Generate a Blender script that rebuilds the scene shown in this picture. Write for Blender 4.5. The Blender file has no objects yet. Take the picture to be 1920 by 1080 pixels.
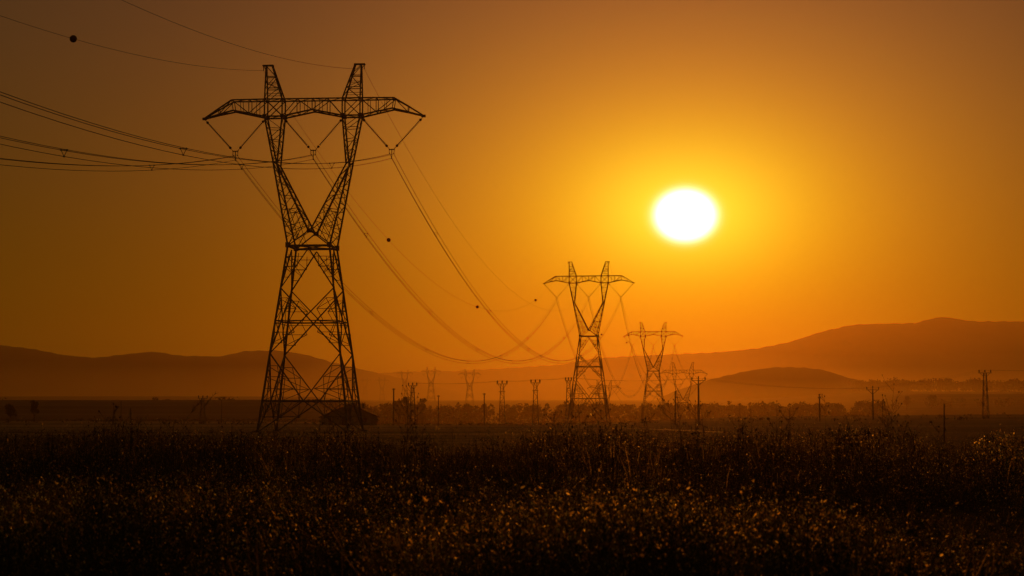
import bpy, math, random
import numpy as np
from mathutils import Vector, Matrix

random.seed(7)
RNG = np.random.default_rng(11)
S = bpy.context.scene
C = S.collection
F = 960 / math.tan(math.radians(15.0))          # focal length in photo pixels (1920 wide)
HORIZON, CAM_H = 778.0, 2.0
PITCH = math.atan((HORIZON - 540) / F)
cp, sp_ = math.cos(PITCH), math.sin(PITCH)


def ray(px, py):
    u, v = (px - 960) / F, (540 - py) / F
    return Vector((u, cp - v * sp_, sp_ + v * cp))


def at(px, py, y):
    d = ray(px, py)
    return Vector((d.x / d.y * y, y, CAM_H + d.z / d.y * y))


def xat(px, y):
    return at(px, HORIZON, y).x


def sstep(a, b, x):
    t = np.clip((np.asarray(x, float) - a) / (b - a), 0, 1)
    return t * t * (3 - 2 * t)


def bump(c, w, x):
    return np.exp(-((np.asarray(x, float) - c) / w) ** 2)


# ------------------------------------------------------------------ materials
def mat(name, col, rough=0.8, noise=0.0, scale=5.0, metallic=0.0, transl=0.0, spec=0.3, bump_s=0.0, col2=None, detail=6.0):
    m = bpy.data.materials.new(name)
    m.use_nodes = True
    nt = m.node_tree
    n, l = nt.nodes, nt.links
    b = n['Principled BSDF']
    b.inputs['Roughness'].default_value = rough
    b.inputs['Metallic'].default_value = metallic
    b.inputs['Specular IOR Level'].default_value = spec
    tc = n.new('ShaderNodeTexCoord')
    nz = n.new('ShaderNodeTexNoise')
    nz.inputs['Scale'].default_value = scale
    nz.inputs['Detail'].default_value = detail
    l.new(tc.outputs['Object'], nz.inputs['Vector'])
    rp = n.new('ShaderNodeValToRGB')
    c2 = col2 or tuple(c * (1 - noise) for c in col)
    rp.color_ramp.elements[0].color = (*c2, 1)
    rp.color_ramp.elements[0].position = 0.35
    rp.color_ramp.elements[1].color = (*(min(1, c * (1 + noise)) for c in col), 1)
    rp.color_ramp.elements[1].position = 0.65
    l.new(nz.outputs['Fac'], rp.inputs['Fac'])
    l.new(rp.outputs['Color'], b.inputs['Base Color'])
    if bump_s:
        bp = n.new('ShaderNodeBump')
        bp.inputs['Strength'].default_value = bump_s
        l.new(nz.outputs['Fac'], bp.inputs['Height'])
        l.new(bp.outputs['Normal'], b.inputs['Normal'])
    if transl:
        t = n.new('ShaderNodeBsdfTranslucent')
        l.new(rp.outputs['Color'], t.inputs['Color'])
        mx = n.new('ShaderNodeMixShader')
        mx.inputs['Fac'].default_value = transl
        l.new(b.outputs[0], mx.inputs[1])
        l.new(t.outputs[0], mx.inputs[2])
        l.new(mx.outputs[0], n['Material Output'].inputs['Surface'])
    return m


STEEL = mat('galvanised_steel', (0.10, 0.095, 0.09), 0.65, 0.25, 1.5, 0.3)
CABLE = mat('weathered_cable', (0.06, 0.055, 0.05), 0.6, 0.2, 0.5, 0.2)
GLASSY = mat('insulator_glass', (0.05, 0.045, 0.04), 0.3, 0.2, 4)
BALLM = mat('marker_paint', (0.10, 0.03, 0.015), 0.5, 0.15, 3)
WOOD = mat('weathered_pole_wood', (0.09, 0.065, 0.045), 0.85, 0.3, 3)
CONC = mat('pole_concrete', (0.16, 0.15, 0.14), 0.9, 0.2, 2)
PLASTER = mat('old_plaster', (0.16, 0.13, 0.10), 0.9, 0.25, 0.8)
TILE = mat('barn_roof_tiles', (0.10, 0.05, 0.035), 0.85, 0.3, 2.5)
DARKWOOD = mat('barn_door_wood', (0.05, 0.035, 0.025), 0.8, 0.3, 2)
BARK = mat('tree_bark', (0.06, 0.045, 0.035), 0.9, 0.3, 3)
LEAF = mat('tree_leaves', (0.035, 0.042, 0.018), 0.8, 0.4, 0.8, spec=0.1, transl=0.04)
WEEDSTEM = mat('dry_weed_stem', (0.11, 0.075, 0.035), 0.8, 0.3, 2, transl=0.4)
WEEDHEAD = mat('dry_seed_head', (0.12, 0.08, 0.035), 0.85, 0.3, 6, transl=0.4)
G_STEM = mat('grass_stem', (0.12, 0.085, 0.036), 0.75, 0.4, 0.4, transl=0.5)
G_LEAF = mat('grass_leaf', (0.11, 0.092, 0.032), 0.7, 0.5, 0.3, transl=0.6)
G_DARK = mat('dark_grass', (0.03, 0.026, 0.012), 0.8, 0.4, 0.3, transl=0.12)  # dark variant swapped in for stems, leaves and seeds alike
G_SEED = mat('grass_seed', (0.30, 0.25, 0.09), 0.8, 0.4, 0.3, transl=0.5)
G_BRIGHT = mat('pale_seed_fluff', (0.75, 0.72, 0.34), 0.8, 0.15, 0.3, transl=0.75)
GROUNDM = mat('dry_field', (0.034, 0.026, 0.014), 0.95, 0.3, 0.02, bump_s=0.15, col2=(0.025, 0.02, 0.01), spec=0.05)
def parcels(m):
    nt = m.node_tree
    n, l = nt.nodes, nt.links
    rp = [k for k in n if k.type == 'VALTORGB'][0]
    tc = [k for k in n if k.type == 'TEX_COORD'][0]
    sp = n.new('ShaderNodeSeparateXYZ')
    l.new(tc.outputs['Object'], sp.inputs[0])
    nz = n.new('ShaderNodeTexNoise'); nz.inputs['Scale'].default_value = .05
    l.new(tc.outputs['Object'], nz.inputs['Vector'])

    def mth(op, a, b):
        k = n.new('ShaderNodeMath'); k.operation = op
        for i, q in enumerate((a, b)):
            if isinstance(q, (int, float)): k.inputs[i].default_value = q
            else: l.new(q, k.inputs[i])
        return k.outputs[0]
    # the boundary runs obliquely away from the camera
    e = mth('SUBTRACT', mth('SUBTRACT', sp.outputs['X'], mth('MULTIPLY', sp.outputs['Y'], .06)), mth('MULTIPLY', nz.outputs['Fac'], 5.0))
    right = mth('LESS_THAN', e, -1.0)
    near = mth('LESS_THAN', sp.outputs['Y'], 845.0)
    mask = mth('MULTIPLY', right, near)
    st = n.new('ShaderNodeTexNoise'); st.inputs['Scale'].default_value = .6; st.inputs['Detail'].default_value = 8
    l.new(tc.outputs['Object'], st.inputs['Vector'])
    r2 = n.new('ShaderNodeValToRGB')
    r2.color_ramp.elements[0].color = (.09, .06, .026, 1); r2.color_ramp.elements[0].position = .3
    r2.color_ramp.elements[1].color = (.23, .15, .066, 1); r2.color_ramp.elements[1].position = .7
    l.new(st.outputs['Fac'], r2.inputs['Fac'])
    mx = n.new('ShaderNodeMix'); mx.data_type = 'RGBA'
    l.new(mask, mx.inputs['Factor'])
    l.new(rp.outputs['Color'], mx.inputs[6]); l.new(r2.outputs['Color'], mx.inputs[7])
    b = n['Principled BSDF']
    # cultivated strips lying across the view
    mp = n.new('ShaderNodeMapping'); mp.inputs['Scale'].default_value = (.0015, .035, 1); mp.inputs['Rotation'].default_value = (0, 0, .1)
    l.new(tc.outputs['Object'], mp.inputs['Vector'])
    n3 = n.new('ShaderNodeTexNoise'); n3.inputs['Scale'].default_value = 1.0; n3.inputs['Detail'].default_value = 3
    l.new(mp.outputs['Vector'], n3.inputs['Vector'])
    r3 = n.new('ShaderNodeValToRGB'); r3.color_ramp.elements[0].color = (.35, .35, .35, 1); r3.color_ramp.elements[0].position = .42
    r3.color_ramp.elements[1].color = (1.7, 1.6, 1.5, 1); r3.color_ramp.elements[1].position = .58
    l.new(n3.outputs['Fac'], r3.inputs['Fac'])
    m3 = n.new('ShaderNodeMix'); m3.data_type = 'RGBA'; m3.blend_type = 'MULTIPLY'; m3.inputs['Factor'].default_value = 1
    l.new(mx.outputs[2], m3.inputs[6]); l.new(r3.outputs['Color'], m3.inputs[7])
    l.new(m3.outputs[2], b.inputs['Base Color'])
    b.inputs['Specular IOR Level'].default_value = .08
    b.inputs['Roughness'].default_value = .9


parcels(GROUNDM)
HILLM = mat('hill_steppe', (0.055, 0.045, 0.025), 0.95, 0.25, 0.004, bump_s=0.2, col2=(0.03, 0.027, 0.016), spec=0.05)
TRACKM = mat('pale_dirt_track', (0.3, 0.23, 0.14), 0.5, 0.2, 0.3, spec=0.5)


def forward_scatter(m, fac, rough, ior):
    """thin dry awns and fluff throw the light on towards the viewer: mix in a rough refraction lobe"""
    nt = m.node_tree
    n, l = nt.nodes, nt.links
    out = n['Material Output']
    old = out.inputs['Surface'].links[0].from_socket
    rf = n.new('ShaderNodeBsdfRefraction')
    rf.inputs['Roughness'].default_value = rough
    rf.inputs['IOR'].default_value = ior
    rp = [k for k in n if k.type == 'VALTORGB'][0]
    l.new(rp.outputs['Color'], rf.inputs['Color'])
    mx = n.new('ShaderNodeMixShader')
    mx.inputs['Fac'].default_value = fac
    l.new(old, mx.inputs[1])
    l.new(rf.outputs[0], mx.inputs[2])
    l.new(mx.outputs[0], out.inputs['Surface'])


forward_scatter(G_BRIGHT, .24, .62, 1.3)
forward_scatter(G_SEED, .3, .65, 1.3)
S_TIP = mat('shrub_seed_tip', (0.75, 0.7, 0.4), 0.8, 0.15, 3, transl=0.75)
forward_scatter(S_TIP, .55, .55, 1.3)
forward_scatter(G_LEAF, .4, .65, 1.3)

# ------------------------------------------------------------------ mesh helpers
class MB:
    def __init__(s):
        s.v, s.f = [], []

    def bar(s, p, q, w, w2=None):
        p, q = Vector(p), Vector(q)
        w, w2 = w * .88, (None if w2 is None else w2 * .88)
        d = (q - p)
        if d.length < 1e-5:
            return
        d.normalize()
        a = d.cross(Vector((0, 0, 1)) if abs(d.z) < 0.95 else Vector((0, 1, 0))).normalized()
        b = d.cross(a)
        w2 = w if w2 is None else w2
        i = len(s.v)
        for c, r in ((p, w / 2), (q, w2 / 2)):
            s.v += [c + a * r + b * r, c - a * r + b * r, c - a * r - b * r, c + a * r - b * r]
        s.f += [(i, i + 1, i + 5, i + 4), (i + 1, i + 2, i + 6, i + 5), (i + 2, i + 3, i + 7, i + 6),
                (i + 3, i, i + 4, i + 7), (i + 3, i + 2, i + 1, i), (i + 4, i + 5, i + 6, i + 7)]

    def box(s, c, d):
        x, y, z = c
        i = len(s.v)
        for k in range(8):
            s.v.append(Vector((x + d[0] / 2 * (1 if k & 1 else -1), y + d[1] / 2 * (1 if k & 2 else -1), z + d[2] / 2 * (1 if k & 4 else -1))))
        for f in ((0, 2, 3, 1), (4, 5, 7, 6), (0, 1, 5, 4), (2, 6, 7, 3), (0, 4, 6, 2), (1, 3, 7, 5)):
            s.f.append(tuple(i + k for k in f))

    def tube(s, pts, rad, n=6, cap=True):
        pts = [Vector(p) for p in pts]
        rr = rad if isinstance(rad, (list, tuple)) else [rad] * len(pts)
        i0 = len(s.v)
        for k, p in enumerate(pts):
            d = pts[min(k + 1, len(pts) - 1)] - pts[max(k - 1, 0)]
            d.normalize()
            a = d.cross(Vector((0, 0, 1)) if abs(d.z) < 0.95 else Vector((0, 1, 0))).normalized()
            b = d.cross(a)
            for j in range(n):
                t = 2 * math.pi * j / n
                s.v.append(p + (a * math.cos(t) + b * math.sin(t)) * rr[k])
        for k in range(len(pts) - 1):
            for j in range(n):
                a0, a1 = i0 + k * n + j, i0 + k * n + (j + 1) % n
                s.f.append((a0, a1, a1 + n, a0 + n))
        if cap:
            s.f.append(tuple(i0 + j for j in range(n))[::-1])
            s.f.append(tuple(i0 + (len(pts) - 1) * n + j for j in range(n)))

    def ball(s, c, r, nu=12, nv=8, sq=(1, 1, 1)):
        c = Vector(c)
        i0 = len(s.v)
        s.v.append(c + Vector((0, 0, r * sq[2])))
        for a in range(1, nv):
            th = math.pi * a / nv
            for b in range(nu):
                ph = 2 * math.pi * b / nu
                s.v.append(c + Vector((r * sq[0] * math.sin(th) * math.cos(ph), r * sq[1] * math.sin(th) * math.sin(ph), r * sq[2] * math.cos(th))))
        s.v.append(c - Vector((0, 0, r * sq[2])))
        e = len(s.v) - 1
        for b in range(nu):
            s.f.append((i0, i0 + 1 + b, i0 + 1 + (b + 1) % nu))
            s.f.append((e, e - 1 - b, e - 1 - (b + 1) % nu))
        for a in range(nv - 2):
            for b in range(nu):
                p = i0 + 1 + a * nu + b
                q = i0 + 1 + a * nu + (b + 1) % nu
                s.f.append((p, p + nu, q + nu, q))

    def build(s, name, m, parent=None, loc=None):
        me = bpy.data.meshes.new(name)
        me.from_pydata([tuple(v) for v in s.v], [], s.f)
        me.materials.append(m)
        o = bpy.data.objects.new(name, me)
        C.objects.link(o)
        if parent:
            o.parent = parent
        if loc is not None:
            o.location = loc
        return o


def np_mesh(name, verts, quads, mats, mi=None, smooth=False):
    me = bpy.data.meshes.new(name)
    verts = np.ascontiguousarray(verts, np.float32)
    quads = np.ascontiguousarray(quads, np.int32)
    k = quads.shape[1]
    me.vertices.add(len(verts))
    me.vertices.foreach_set('co', verts.ravel())
    me.loops.add(quads.size)
    me.loops.foreach_set('vertex_index', quads.ravel())
    me.polygons.add(len(quads))
    me.polygons.foreach_set('loop_start', np.arange(0, quads.size, k, dtype=np.int32))
    for m in mats:
        me.materials.append(m)
    if mi is not None:
        me.polygons.foreach_set('material_index', np.ascontiguousarray(mi, np.int32))
    if smooth:
        me.polygons.foreach_set('use_smooth', np.ones(len(quads), bool))
    me.update(calc_edges=True)
    o = bpy.data.objects.new(name, me)
    C.objects.link(o)
    return o


def tag(o, label=None, cat=None, group=None, kind=None):
    if label: o['label'] = label
    if cat: o['category'] = cat
    if group: o['group'] = group
    if kind: o['kind'] = kind
    return o


def empty(name, loc, rz=0.0):
    o = bpy.data.objects.new(name, None)
    C.objects.link(o)
    o.location = loc
    o.rotation_euler = (0, 0, rz)
    return o


def copy_tree(o, parent=None):
    c = o.copy()
    C.objects.link(c)
    c.parent = parent
    for ch in list(o.children):
        copy_tree(ch, c)
    return c


# ------------------------------------------------------------------ terrain
def ground(x, y):
    x = np.asarray(x, float); y = np.asarray(y, float)
    yy = np.maximum(y, 60.0)
    px = 960 + F * x / yy
    right = sstep(980, 1500, px)
    left = 1 - sstep(560, 720, px)
    mid = 1 - right
    z = -2.2 * mid * sstep(280, 880, yy) * (1 - 0.55 * left)
    z = z + right * (0.7 * sstep(150, 420, yy) + 0.9 * sstep(420, 860, yy)) * (1 + 0.35 * sstep(1500, 1900, px))
    drop = sstep(885, 1120, yy)
    z = z * (1 - drop) - 13.5 * drop * (1 - left)
    rise = sstep(1600, 2900, yy)
    z = z + rise * (36 + 14 * sstep(1250, 1700, px)) + 9 * sstep(2900, 3900, yy)
    z = z + 20 * sstep(1540, 1740, px) * bump(2050, 380, yy)
    # low swell on the left, with a second one behind it
    z = z + left * (11.5 * sstep(820, 1180, yy) - 7 * sstep(1250, 1600, yy)) - 11 * left * rise
    z = z + 0.35 * np.sin(x * 0.011 + 1.3) * np.sin(y * 0.007) * sstep(300, 700, yy) * 1.3
    z = z + 0.06 * np.sin(x * 0.21 + y * 0.05) * np.sin(y * 0.17 + 0.5) * (1 - sstep(150, 300, yy))
    return z


def gz(x, y):
    return float(ground(x, y))


def grid_obj(name, X, Y, Z, m):
    r, c = X.shape
    v = np.stack([X, Y, Z], -1).reshape(-1, 3)
    i = np.arange(r * c).reshape(r, c)
    q = np.stack([i[:-1, :-1], i[:-1, 1:], i[1:, 1:], i[1:, :-1]], -1).reshape(-1, 4)
    return np_mesh(name, v, q, [m], smooth=True)


gx = np.sinh(np.linspace(-6.2, 6.2, 321)) * (6300 / math.sinh(6.2))
gy = np.concatenate([np.linspace(-600, -10, 25), np.geomspace(1, 8100, 420) - 1])
X, Y = np.meshgrid(gx, gy)
g = grid_obj('ground', X, Y, ground(X, Y), GROUNDM)
tag(g, kind='structure')


def hill_range(name, prof, D, w_front, w_back, amp, az_ext=(-900, 2900), seed=0):
    """solid terrain: for every bearing the crest stands at distance D and reaches the skyline height."""
    cols = np.arange(az_ext[0], az_ext[1] + 1, 8.0)
    xs, ys = zip(*prof)
    top = np.interp(cols, xs, ys)
    k = np.exp(-np.linspace(-1.6, 1.6, 5) ** 2); k /= k.sum()
    top = np.convolve(np.pad(top, 2, 'edge'), k, 'valid')
    rg = np.random.default_rng(seed)
    t = np.concatenate([np.linspace(-1, 0, 50), np.linspace(0, 1, 30)[1:]])
    P, T = np.meshgrid(cols, t)
    topg = np.interp(P, cols, top)
    topg = topg + .5 * np.sin(P * .21 + seed) + .4 * np.sin(P * .53 + 2 * seed)
    Dg = D * (1 + 0.05 * np.sin(P * 0.0041 + seed))
    d = Dg + np.where(T < 0, T * w_front, T * w_back)
    hc = CAM_H + (HORIZON - topg) / F * Dg
    base = -60.0
    s = np.cos(np.clip(np.abs(T), 0, 1) * math.pi / 2) ** 1.6
    gul = np.zeros_like(P)
    for _ in range(10):
        fx, fy, ph = rg.uniform(0.006, 0.05), rg.uniform(0.5, 7), rg.uniform(0, 6.28)
        gul += np.sin(P * fx + T * fy + ph) / (fx * 60)
    z = base + (hc - base) * s + gul * amp * s * (1 - np.exp(-(T * 3) ** 2))
    x = (P - 960) / F * d
    return tag(grid_obj(name, x, d, z, HILLM), kind='structure')


LEFTP = [(-900, 700), (-500, 640), (-200, 634), (0, 648), (60, 655), (120, 667), (180, 672), (230, 666), (290, 660), (340, 669),
         (410, 671), (460, 659), (520, 658), (570, 665), (630, 682), (700, 698), (780, 716), (900, 745), (1000, 775), (2900, 860)]
RIDGEP = [(-900, 800), (350, 770), (560, 722), (700, 702), (740, 698), (850, 697), (950, 691), (1050, 685), (1110, 674), (1200, 668),
          (1280, 665), (1350, 662), (1420, 655), (1480, 643), (1540, 624), (1600, 611), (1660, 609), (1718, 608), (1738, 602), (1752, 598), (1775, 596), (1800, 601), (1830, 605), (1920, 605),
          (2100, 598), (2400, 630), (2900, 690)]
KNOLLP = [(-900, 900), (1150, 790), (1260, 735), (1330, 712), (1400, 696), (1450, 689), (1500, 689), (1545, 694), (1590, 709), (1640, 720),
          (1720, 735), (1800, 750), (1920, 800), (2900, 900)]
hill_range('hills', LEFTP, 5300, 1500, 1500, 6.0, seed=3)
hill_range('ridge_hills', RIDGEP, 6300, 2000, 1500, 7.0, seed=5)
hill_range('low_hill', KNOLLP, 3050, 560, 560, 2.5, seed=8)

# pale dirt track across the field on the right
tr = []
for px, py in ((1120, 801.5), (1180, 803.5), (1240, 806), (1300, 808.5), (1360, 811.5), (1420, 815), (1480, 819)):
    d = 300.0
    for _ in range(40):
        r = ray(px, py)
        zz = gz(r.x / r.y * d, d)
        d = (zz - CAM_H) / (r.z / r.y) if r.z < 0 else d
        d = max(80, min(600, d))
    tr.append(Vector((r.x / r.y * d, d, 0)))
tv, tq = [], []
for k in range(60):
    t = k / 59 * (len(tr) - 1)
    a = min(int(t), len(tr) - 2)
    p = tr[a].lerp(tr[a + 1], t - a)
    for q in range(4):
        y = p.y - 1.1 + q * 2.2 / 3
        tv.append((p.x, y, gz(p.x, y) + 0.05))
for k in range(59):
    for q in range(3):
        i = k * 4 + q
        tq.append((i, i + 4, i + 5, i + 1))
tag(np_mesh('path', np.array(tv), np.array(tq), [TRACKM]), kind='structure')

# ------------------------------------------------------------------ transmission towers
SIDES = (-1, 1)
ZW, ZB, ZT, ZP = 22.3, 38.2, 40.3, 44.5
AW, A0 = 2.53, 5.45


def half(z):
    return AW + (ZW - z) / ZW * (A0 - AW)


def lace(m, a0, a1, b0, b1, n, w, x=False, rungs=True):
    a0, a1, b0, b1 = map(Vector, (a0, a1, b0, b1))
    for k in range(n):
        p0, p1 = a0.lerp(a1, k / n), a0.lerp(a1, (k + 1) / n)
        q0, q1 = b0.lerp(b1, k / n), b0.lerp(b1, (k + 1) / n)
        if x or k % 2 == 0:
            m.bar(p0, q1, w)
        if x or k % 2 == 1:
            m.bar(q0, p1, w)
        if rungs and k:
            m.bar(p0, q0, w)


def tower_meshes(ext=0.0):
    zb = -ext
    legs = []
    for sx in SIDES:
        for sy in SIDES:
            m = MB()
            m.bar((sx * half(zb), sy * half(zb), zb - 0.4), (sx * half(12), sy * half(12), 12), 0.27)
            m.bar((sx * half(12), sy * half(12), 12), (sx * AW, sy * AW, ZW), 0.24)
            m.box((sx * half(zb), sy * half(zb), zb - 0.1), (0.9, 0.9, 0.7))
            legs.append(m)
    br = MB()
    faces = [lambda u, z: Vector((u * half(z), -half(z), z)), lambda u, z: Vector((u * half(z), half(z), z)),
             lambda u, z: Vector((-half(z), u * half(z), z)), lambda u, z: Vector((half(z), u * half(z), z))]
    for P in faces:
        W, R = 0.15, 0.08
        z1, z2, z3, z4, z5 = 19.8, 17.2, 13.3, 9.4, 3.75
        for s in SIDES:
            # inverted V under the waist
            br.bar(P(0, ZW - .3), P(s, z2), W)
            br.bar(P(s, z1), P(s * (ZW - .3 - z1) / (ZW - .3 - z2), z1), 0.11)
            for zz, zq in ((21.0, 21.0), (20.4, 19.0), (18.5, 18.5)):
                f = lambda q: s * (ZW - .3 - q) / (ZW - .3 - z2)
                br.bar(P(s, zz), P(f(zq), zq), R)
            br.bar(P(s, 21.0), P(s * .46, z1), R)
            br.bar(P(s, z1), P(s * .62, 18.9), R)
            br.bar(P(s * .45, z1), P(s * .45, 21.4), R)
            # big X
            br.bar(P(s, z2), P(-s, z4), W + .01)
            # redundants between leg and X
            for (za, zd) in ((16.0, 16.0), (14.7, 14.7), (11.9, 11.9), (10.6, 10.6)):
                u = abs(za - z3) / (z2 - z3)
                br.bar(P(s, za), P(s * u, zd), R)
            br.bar(P(s, 16.0), P(s * .35, 14.7), R)
            br.bar(P(s, z3), P(s * .69, 16.0), R)
            br.bar(P(s, z3), P(s * .69, 10.6), R)
            br.bar(P(s, 10.6), P(s * .35, 11.9), R)
            br.bar(P(s * .35, 14.7), P(s * .55, z3), R)
            br.bar(P(s * .35, 11.9), P(s * .55, z3), R)
            br.bar(P(s * .35, 14.7), P(s * .69, 16.0), R * .9)
            # V to the low belt
            br.bar(P(s, z4), P(0, z5), W + .01)
            for za in (7.9, 6.6, 5.2):
                u = (za - z5) / (z4 - z5)
                br.bar(P(s, za), P(s * u, za), R)
            br.bar(P(s, 7.9), P(s * .5, 6.6), R)
            br.bar(P(s, 6.6), P(s * .26, 5.2), R)
            br.bar(P(s, z5), P(s * .26, 5.2), R)
            br.bar(P(s * .5, 6.6), P(s * .5, z5), R)
            br.bar(P(s * .5, z5), P(s * .74, 7.9), R * .9)
            # feet
            br.bar(P(0, z5), P(s, zb), W)
            br.bar(P(s * .5, z5), P(s * .5, (z5 + zb) / 2), R)
            br.bar(P(s, (z5 + zb) / 2), P(s * .5, (z5 + zb) / 2), R + .03)
            br.bar(P(s * .5, z5), P(s, (z5 + zb) / 2), R)
            br.bar(P(s, z5), P(s * .5, (z5 + zb) / 2), R)
            br.bar(P(s * .25, z5), P(s * .5, (z5 + zb) / 2), R)
            br.box(P(s * .5, (z5 + zb) / 2), (.26, .26, .34))
        br.bar(P(-1, z3), P(1, z3), 0.12)
        br.bar(P(-1, z3 - .28), P(1, z3 - .28), 0.08)
        br.bar(P(-1, z5), P(1, z5), 0.20)
    for z in (13.3, 3.75):
        h = half(z)
        br.bar((-h, 0, z), (0, -h, z), .09); br.bar((h, 0, z), (0, h, z), .09)
        br.bar((0, -h, z), (h, 0, z), .09); br.bar((0, h, z), (-h, 0, z), .09)
    wb = MB()
    for s in SIDES:
        wb.bar((-AW - .1, s * AW, ZW), (AW + .1, s * AW, ZW), 0.3)
        wb.bar((s * AW, -AW, ZW), (s * AW, AW, ZW), 0.26)
        for t in SIDES:
            wb.box((s * AW, t * AW, ZW + .1), (.5, .5, .6))
    wb.bar((-AW, -AW, ZW), (AW, AW, ZW), .1)
    wb.bar((AW, -AW, ZW), (-AW, AW, ZW), .1)
    arms = []
    for s in SIDES:
        m = MB()
        Wf = {t: Vector((s * AW, t * AW, ZW)) for t in SIDES}
        Vf = {t: Vector((s * .1, t * 2.15, 24.15)) for t in SIDES}
        Ko = {t: Vector((s * 4.72, t * 1.1, 32.7)) for t in SIDES}
        Ki = {t: Vector((s * 4.22, t * 1.1, 32.3)) for t in SIDES}
        To = {t: Vector((s * 5.85, t * .95, ZB)) for t in SIDES}
        Ti = {t: Vector((s * 3.68, t * .95, ZB)) for t in SIDES}
        for t in SIDES:
            m.bar(Wf[t], Ko[t], .22)
            m.bar(Vf[t], Ki[t], .22)
            m.bar(Ko[t], To[t], .2)
            m.bar(Ki[t], Ti[t], .2)
            m.bar(Ki[t], Ko[t], .2)
            m.bar(Vf[t], Wf[t], .15)
            m.box(Vf[t], (.4, .3, .5))
            # web between outer and inner chord
            o = lambda u: Wf[t].lerp(Ko[t], u)
            i = lambda u: Vf[t].lerp(Ki[t], u)
            for u in (.22, .42, .6, .76, .9):
                m.bar(o(u), i(u - .08), .08)
            for ua, ub in ((.22, .33), (.42, .52), (.6, .68), (.76, .82)):
                m.bar(o(ua), i(ub), .08)
            c = o(.42).lerp(i(.34), .5)
            m.bar(o(.42), i(.34), .1)
            m.bar(Wf[t], i(.14), .08)
            m.bar(o(.1), i(.06), .07)
            e = o(.2).lerp(i(.14), .5)
            m.bar(e, c, .07); m.bar(e, o(.1), .07); m.bar(e, Wf[t].lerp(Vf[t], .5), .07)
            m.bar(o(.3), c, .07); m.bar(i(.24), c, .07); m.bar(o(.3), e, .07); m.bar(i(.24), e, .07)
            lace(m, Ko[t], To[t], Ki[t], Ti[t], 4, .08)
            m.bar(Ko[t].lerp(To[t], .5), Ki[t].lerp(Ti[t], .75), .07)
            m.box(To[t] + Vector((0, 0, .05)), (.42, .3, .42)); m.box(Ti[t] + Vector((0, 0, .05)), (.42, .3, .42))
        lace(m, Wf[-1], Ko[-1], Wf[1], Ko[1], 6, .09)
        lace(m, Vf[-1], Ki[-1], Vf[1], Ki[1], 5, .09)
        lace(m, Ko[-1], To[-1], Ko[1], To[1], 4, .08)
        lace(m, Ki[-1], Ti[-1], Ki[1], Ti[1], 4, .08)
        m.bar(Vf[-1], Vf[1], .14)
        arms.append(m)
    ca = MB()
    bot = [(0, 38.95), (1.85, 38.58), (3.68, ZB), (5.85, ZB), (7.8, 38.62), (9.75, 39.02), (11.6, 38.6), (13.4, 38.12)]
    top = [(0, ZT), (1.85, ZT), (3.68, ZT), (5.85, ZT), (7.8, ZT), (9.95, ZT), (11.65, 39.3), (13.4, 38.2)]
    dep = [.95, .95, .95, .95, .85, .72, .4, .1]
    for s in SIDES:
        for t in SIDES:
            B = [Vector((s * x, t * d, z)) for (x, z), d in zip(bot, dep)]
            T = [Vector((s * x, t * d, z)) for (x, z), d in zip(top, dep)]
            for k in range(7):
                ca.bar(B[k], B[k + 1], .2 if k in (2, 1, 3, 4, 5) else .2)
                ca.bar(T[k], T[k + 1], .17)
                if k < 6:
                    if k % 2 == 0:
                        ca.bar(B[k], T[k + 1], .1)
                    else:
                        ca.bar(T[k], B[k + 1], .1)
                if k == 2:
                    ca.bar(T[k], B[k + 1], .12)
            for k in range(1, 7):
                ca.bar(B[k], T[k], .17 if k in (2, 3) else .1)
            if s > 0:
                ca.bar(B[0], T[0], .12)
            for k in (0, 3, 4):
                M0, M1 = (B[k] + B[k + 1]) / 2, (T[k] + T[k + 1]) / 2
                ca.bar(M0, M1, .07)
        for k in range(8):
            for zl in (bot, top):
                x, z = zl[k]
                if k or s > 0:
                    ca.bar((s * x, -dep[k], z), (s * x, dep[k], z), .1)
            if k < 7:
                for zl in (bot, top):
                    (xa, za), (xb, zb2) = zl[k], zl[k + 1]
                    q = 1 if k % 2 else -1
                    ca.bar((s * xa, q * dep[k], za), (s * xb, -q * dep[k + 1], zb2), .07)
        ca.box((s * 13.45, 0, 38.12), (.5, .3, .3))
    pk = []
    for s in SIDES:
        m = MB()
        for t in SIDES:
            o0, o1 = Vector((s * 5.85, t * .95, ZT)), Vector((s * 5.85, t * .22, ZP))
            i0, i1 = Vector((s * 3.68, t * .95, ZT)), Vector((s * 5.08, t * .22, ZP))
            m.bar(o0, o1, .17); m.bar(i0, i1, .17)
            for u in (.33, .68):
                m.bar(o0.lerp(o1, u), i0.lerp(i1, u), .11)
            m.bar(o0, i0.lerp(i1, .33), .08); m.bar(o0.lerp(o1, .33), i0.lerp(i1, .68), .08)
            m.bar(o0.lerp(o1, .5), i0.lerp(i1, .5), .07); m.bar(o0.lerp(o1, .5), i0.lerp(i1, .33), .07)
            m.bar(i0.lerp(i1, .68), o1, .08)
            m.bar(o0.lerp(o1, .16), i0.lerp(i1, .16), .06)
        for (za, zb_) in ((0, .33), (.33, .68), (.68, 1)):
            for xx in ((5.85, 5.85), (3.68, 5.08)):
                m.bar((s * (xx[0] + (xx[1] - xx[0]) * za), -.95 + .73 * za, ZT + (ZP - ZT) * za),
                      (s * (xx[0] + (xx[1] - xx[0]) * zb_), .95 - .73 * zb_, ZT + (ZP - ZT) * zb_), .07)
        m.bar((s * 4.95, -.22, ZP + .06), (s * 6.3, -.22, ZP + .06), .16)
        m.bar((s * 4.95, .22, ZP + .06), (s * 6.3, .22, ZP + .06), .16)
        m.bar((s * 6.2, -.22, ZP), (s * 6.2, .22, ZP), .16)
        m.bar((s * 6.2, 0, ZP), (s * 6.2, 0, ZP - .55), .1)
        m.bar((s * 5.85, 0, ZP - .6), (s * 6.2, 0, ZP), .08)
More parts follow.
